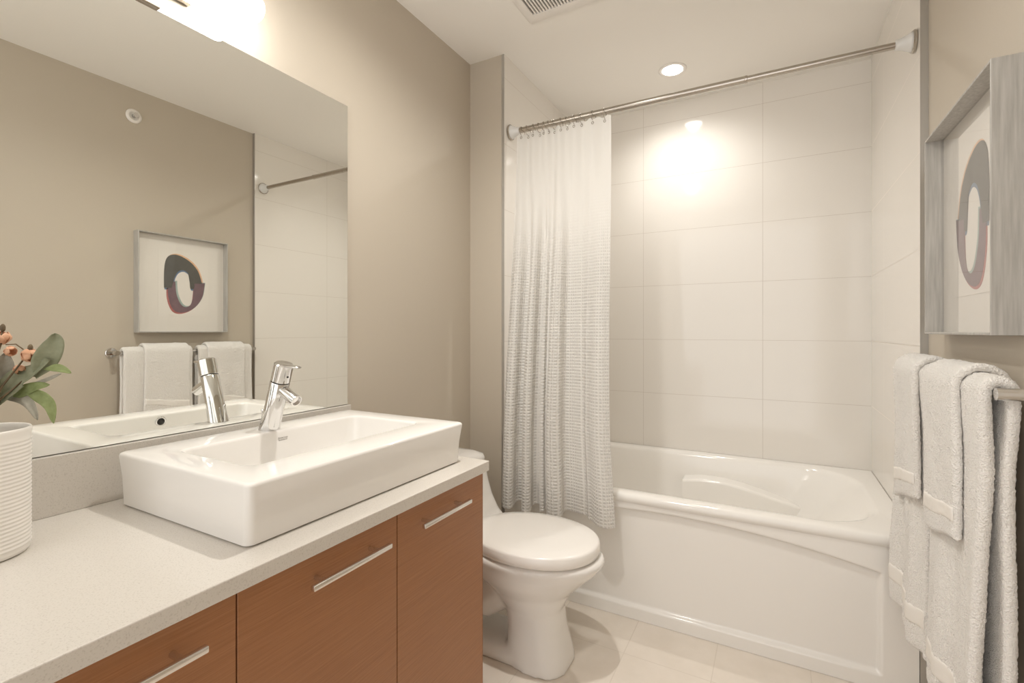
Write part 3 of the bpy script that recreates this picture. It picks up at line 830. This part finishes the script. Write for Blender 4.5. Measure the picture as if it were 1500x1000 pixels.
# ------------------------------------------------------------------ picture
def picture():
    xf, xw = 1.653, XR - 0.001
    y0, y1, z0, z1 = 1.267, 1.738, 1.151, 1.690
    t = thing('picture_frame', (xw, 0.5 * (y0 + y1), z0), 'grey washed wood box frame with abstract arch print hanging on the right wall', 'picture')
    bm = bmesh.new(); w = 0.0055
    for a, b in (((xf, y0, z0), (xw, y0 + w, z1)), ((xf, y1 - w, z0), (xw, y1, z1)), ((xf, y0 + w, z0), (xw, y1 - w, z0 + w)), ((xf, y0 + w, z1 - w), (xw, y1 - w, z1))):
        box(bm, a, b, 0.0008, 1)
    link('frame', bm, M['washed'], t, smooth=False)
    xa = 1.693
    bm = bmesh.new(); box(bm, (xa, y0 + w, z0 + w), (xw, y1 - w, z1 - w))
    mb = link('mat_board', bm, M['mat_board'], t, smooth=False)
    dy = -0.015
    yc, zc = 0.5 * (y0 + y1), 1.426
    bm = bmesh.new(); box(bm, (xa - 0.0012, 1.393 + dy, 1.245), (xa - 0.0002, 1.658 + dy, 1.611))
    pp = link('print_paper', bm, M['paper'], t, smooth=False); pp['label'] = 'ivory print sheet with abstract dark arch over plum curve'
    def smooth_pts(P, n=6):
        out = []
        for i in range(len(P) - 1):
            p0 = P[max(i - 1, 0)]; p1 = P[i]; p2 = P[i + 1]; p3 = P[min(i + 2, len(P) - 1)]
            for k in range(n):
                s = k / n
                out.append(tuple(0.5 * (2 * b + (c - a) * s + (2 * a - 5 * b + 4 * c - d) * s * s + (3 * b - a - 3 * c + d) * s ** 3) for a, b, c, d in zip(p0, p1, p2, p3)))
        out.append(P[-1]); return out
    def shape(name, outer, inner, m, lvl, sh=(0, 0)):
        pts = smooth_pts(outer) + smooth_pts(inner)
        x = xa - 0.0013 - 0.00025 * lvl
        bm = bmesh.new()
        a = [bm.verts.new((x, p[0] + dy + sh[0], p[1] + sh[1])) for p in pts]
        b = [bm.verts.new((x + 0.0002, p[0] + dy + sh[0], p[1] + sh[1])) for p in pts]
        bm.faces.new(a); bm.faces.new(b[::-1])
        for i in range(len(pts)):
            j = (i + 1) % len(pts); bm.faces.new((a[i], b[i], b[j], a[j]))
        bmesh.ops.triangulate(bm, faces=[f_ for f_ in bm.faces if len(f_.verts) > 4])
        link(name, bm, m, pp, smooth=False)
    DO = [(1.421, 1.398), (1.422, 1.498), (1.433, 1.560), (1.462, 1.586), (1.509, 1.583), (1.563, 1.552), (1.601, 1.504), (1.622, 1.436)]
    DI = [(1.579, 1.434), (1.578, 1.407), (1.557, 1.406), (1.554, 1.466), (1.546, 1.489), (1.52, 1.505), (1.493, 1.494), (1.476, 1.464), (1.467, 1.43), (1.460, 1.400)]
    UO = [(1.436, 1.430), (1.437, 1.344), (1.462, 1.275), (1.509, 1.259), (1.574, 1.289), (1.618, 1.355), (1.632, 1.438)]
    UI = [(1.576, 1.434), (1.571, 1.347), (1.557, 1.308), (1.53, 1.296), (1.504, 1.316), (1.484, 1.370), (1.479, 1.437)]
    shape('peach_arch', DO, DI, M['ink_peach'], 0, (0.007, 0.006))
    shape('blue_arch', DO, DI, M['ink_blue'], 1, (0.003, -0.009))
    shape('dark_arch', DO, DI, M['ink_dark'], 3)
    shape('teal_curve', UO, UI, M['ink_teal'], 0, (0.009, 0.006))
    shape('red_curve', UO, UI, M['ink_red'], 1, (-0.002, -0.003))
    shape('plum_curve', [(p[0] + 0.006, p[1] + 0.004) for p in UO], UI, M['ink_plum'], 2)
    bm = bmesh.new(); box(bm, (1.6885, y0 + w, z0 + w), (1.6905, y1 - w, z1 - w))
    # a single front face is enough for a thin pane
    link('glass', bm, M['glass'], t, smooth=False)
picture()

# sprinkler on the right wall, seen in the mirror
def sprinkler():
    c = Vector((XR, 1.268, 2.293))
    t = thing('wall_sprinkler', c, 'small round white sprinkler head high on the right wall', 'sprinkler')
    bm = bmesh.new(); lathe(bm, [(0.037, 0.0003), (0.036, 0.004), (0.028, 0.009), (0.022, 0.010), (0.020, 0.004)], c, (-1, 0, 0), 40)
    o = link('escutcheon', bm, M['white_trim'], t)
    bm = bmesh.new(); lathe(bm, [(0.019, 0.001), (0.019, 0.0035), (0.010, 0.004)], c, (-1, 0, 0), 32); link('recess', bm, M['dark'], t)
    bm = bmesh.new(); lathe(bm, [(0.009, 0.003), (0.009, 0.018), (0.005, 0.020), (0.005, 0.030), (0.013, 0.0305), (0.013, 0.032), (0.0, 0.032)], c, (-1, 0, 0), 24)
    o = link('deflector', bm, M['chrome'], t); auto_smooth(o)
sprinkler()

# ------------------------------------------------------------------ towel bar and towels
BX, BZ = 1.643, 1.047
def towel_bar():
    t = thing('towel_bar', (XR, 1.53, BZ), 'chrome towel bar with two posts on the right wall below the picture', 'towel bar')
    bm = bmesh.new(); tube(bm, [(BX, 1.160, BZ), (BX, 1.902, BZ)], 0.0085, 24); o = link('bar', bm, M['chrome'], t); auto_smooth(o)
    for y in (1.169, 1.893):
        bm = bmesh.new(); tube(bm, [(BX - 0.012, y, BZ), (XR - 0.008, y, BZ)], 0.0112, 24); o = link('post', bm, M['chrome'], t); auto_smooth(o)
        bm = bmesh.new(); lathe(bm, [(0.026, 0.0004), (0.026, 0.006), (0.024, 0.0085), (0.011, 0.009)], (XR, y, BZ), (-1, 0, 0), 40); o = link('flange', bm, M['chrome'], t); auto_smooth(o)
towel_bar()

def towel(label, y0, y1, zf, zb, r, th, out, seed, fold, flare, bands, slant, group):
    """draped over the bar: front layer down to zf, rear layer to zb; r = radius over the bar, th = half thickness"""
    t = thing('bath_towel' if zf < 0.5 else 'hand_towel', (BX, 0.5 * (y0 + y1), BZ), label, 'towel', group)
    zc = BZ
    Lf, Lb, La = zc - zf, zc - zb, math.pi * r
    W = y1 - y0
    NS = int((Lf + La + Lb) / 0.0042)
    tot = Lf + La + Lb
    def pt(s, q, fuzz=True):
        y = lerp(y0, y1, q)
        if s < Lf:                                   # front, from the hem upward
            h = Lf - s; base = Vector((BX - r, y, zc - h)); nrm = Vector((-1, 0, 0)); side = 1
        elif s < Lf + La:
            a = (s - Lf) / r; base = Vector((BX - r * math.cos(a), y, zc + r * math.sin(a))); nrm = Vector((-math.cos(a), 0, math.sin(a))); h = 0; side = 0
        else:
            h = s - Lf - La; base = Vector((BX + r, y, zc - h)); nrm = Vector((1, 0, 0)); side = -1
        if side == 1:
            g = sstep(0.02, 0.55, h)
            w = fold * g * (math.sin(2 * math.pi * (q * 1.6 + seed) + 1.2 * mnoise.noise((q * 2, h * 2, seed))) + 0.5 * math.sin(2 * math.pi * (q * 3.1 + seed * 2.3)))
            base += nrm * (out[0] * sstep(0.0, 0.16, h) + out[1] * sstep(0.1, 0.7, h) + w)
            base.y += (q - 0.5) * flare * sstep(0.05, 0.7, h)
            base.z += -0.010 * math.sin(q * 7 + seed * 9) * sstep(0.2, 0.6, h) - slant * (q - 0.5) * (h / Lf) ** 2
        elif side == -1:
            base += nrm * (out[2] * sstep(0.0, 0.16, h))
            base.y += (q - 0.5) * flare * 1.2 * sstep(0.05, 0.7, h)
        fz = 0.0025 * mnoise.noise((q * 5, s * 6, seed * 3)) + 0.0008 * mnoise.noise((base.y * 90, s * 90, 7.0))
        if fuzz: fz += 0.0020 * mnoise.noise((base.x * 210, base.y * 210, base.z * 210))
        return base + nrm * fz, nrm
    ed = [0, 0.04, 0.15, 0.35, 0.62, 1.0]
    qs = [e * th / W for e in ed]
    n_in = int((W - 2 * th) / 0.0044)
    qs += [lerp(th / W, 1 - th / W, i / n_in) for i in range(1, n_in)] + [1 - e * th / W for e in reversed(ed)]
    ss = [e * th for e in ed] + [lerp(th, tot - th, i / NS) for i in range(1, NS)] + [tot - e * th for e in reversed(ed)]
    def half(d):                                     # rounded edge profile
        return 1.0 if d >= th else math.sqrt(max(0.0, 1 - (1 - d / th) ** 2))
    bm = bmesh.new(); rings = []
    for s in ss:
        es = max(0.05, half(min(s, tot - s)))
        P = [pt(s, q) for q in qs]
        hw = [th * es * half(min(q, 1 - q) * W) for q in qs]
        ring = [p + n_ * w for (p, n_), w in zip(P, hw)]
        ring += [p - n_ * w for (p, n_), w in list(zip(P, hw))[-2:0:-1]]
        rings.append(ring)
    loft(bm, rings)
    link('cloth', bm, M['terry'], t)
    # flat woven border near the front hem
    for s0, s1 in bands:
        bm = bmesh.new(); rows = []
        for i in range(9):
            row = []
            for k in range(41):
                q = lerp(0.012, 0.988, k / 40)
                p, n_ = pt(lerp(s0, s1, i / 8), q, False)
                row.append(p + n_ * (th * half(min(q, 1 - q) * W) + (0.0006 if 0 < i < 8 else -0.0016)))
            rows.append(row)
        loft(bm, rows, False, False, closed=False)
        link('woven_border', bm, M['terry_band'], t, mods=[('SOLIDIFY', dict(thickness=0.001, offset=-1.0))])

G1 = 'white towels on the towel bar'
BO = (-0.006, 0.012, -0.008)
HO = (-0.004, 0.004, -0.005)
towel('white bath towel under the hand towel on the near half of the bar', 1.190, 1.518, 0.315, 0.33, 0.0205, 0.0108, BO, 0.15, 0.008, 0.018, [(0.065, 0.115)], 0.0, G1)
towel('white bath towel under the hand towel on the bar half next to the tub', 1.548, 1.868, 0.325, 0.34, 0.0205, 0.0108, BO, 0.55, 0.008, 0.010, [(0.065, 0.115)], 0.0, G1)
towel('white hand towel laid over the near bath towel on the bar', 1.275, 1.494, 0.715, 0.74, 0.0395, 0.0082, HO, 0.35, 0.003, 0.02, [(0.040, 0.075)], 0.05, G1)
towel('white hand towel laid over the bath towel next to the tub', 1.592, 1.812, 0.700, 0.74, 0.0395, 0.0082, HO, 0.80, 0.003, 0.02, [(0.040, 0.075)], 0.06, G1)
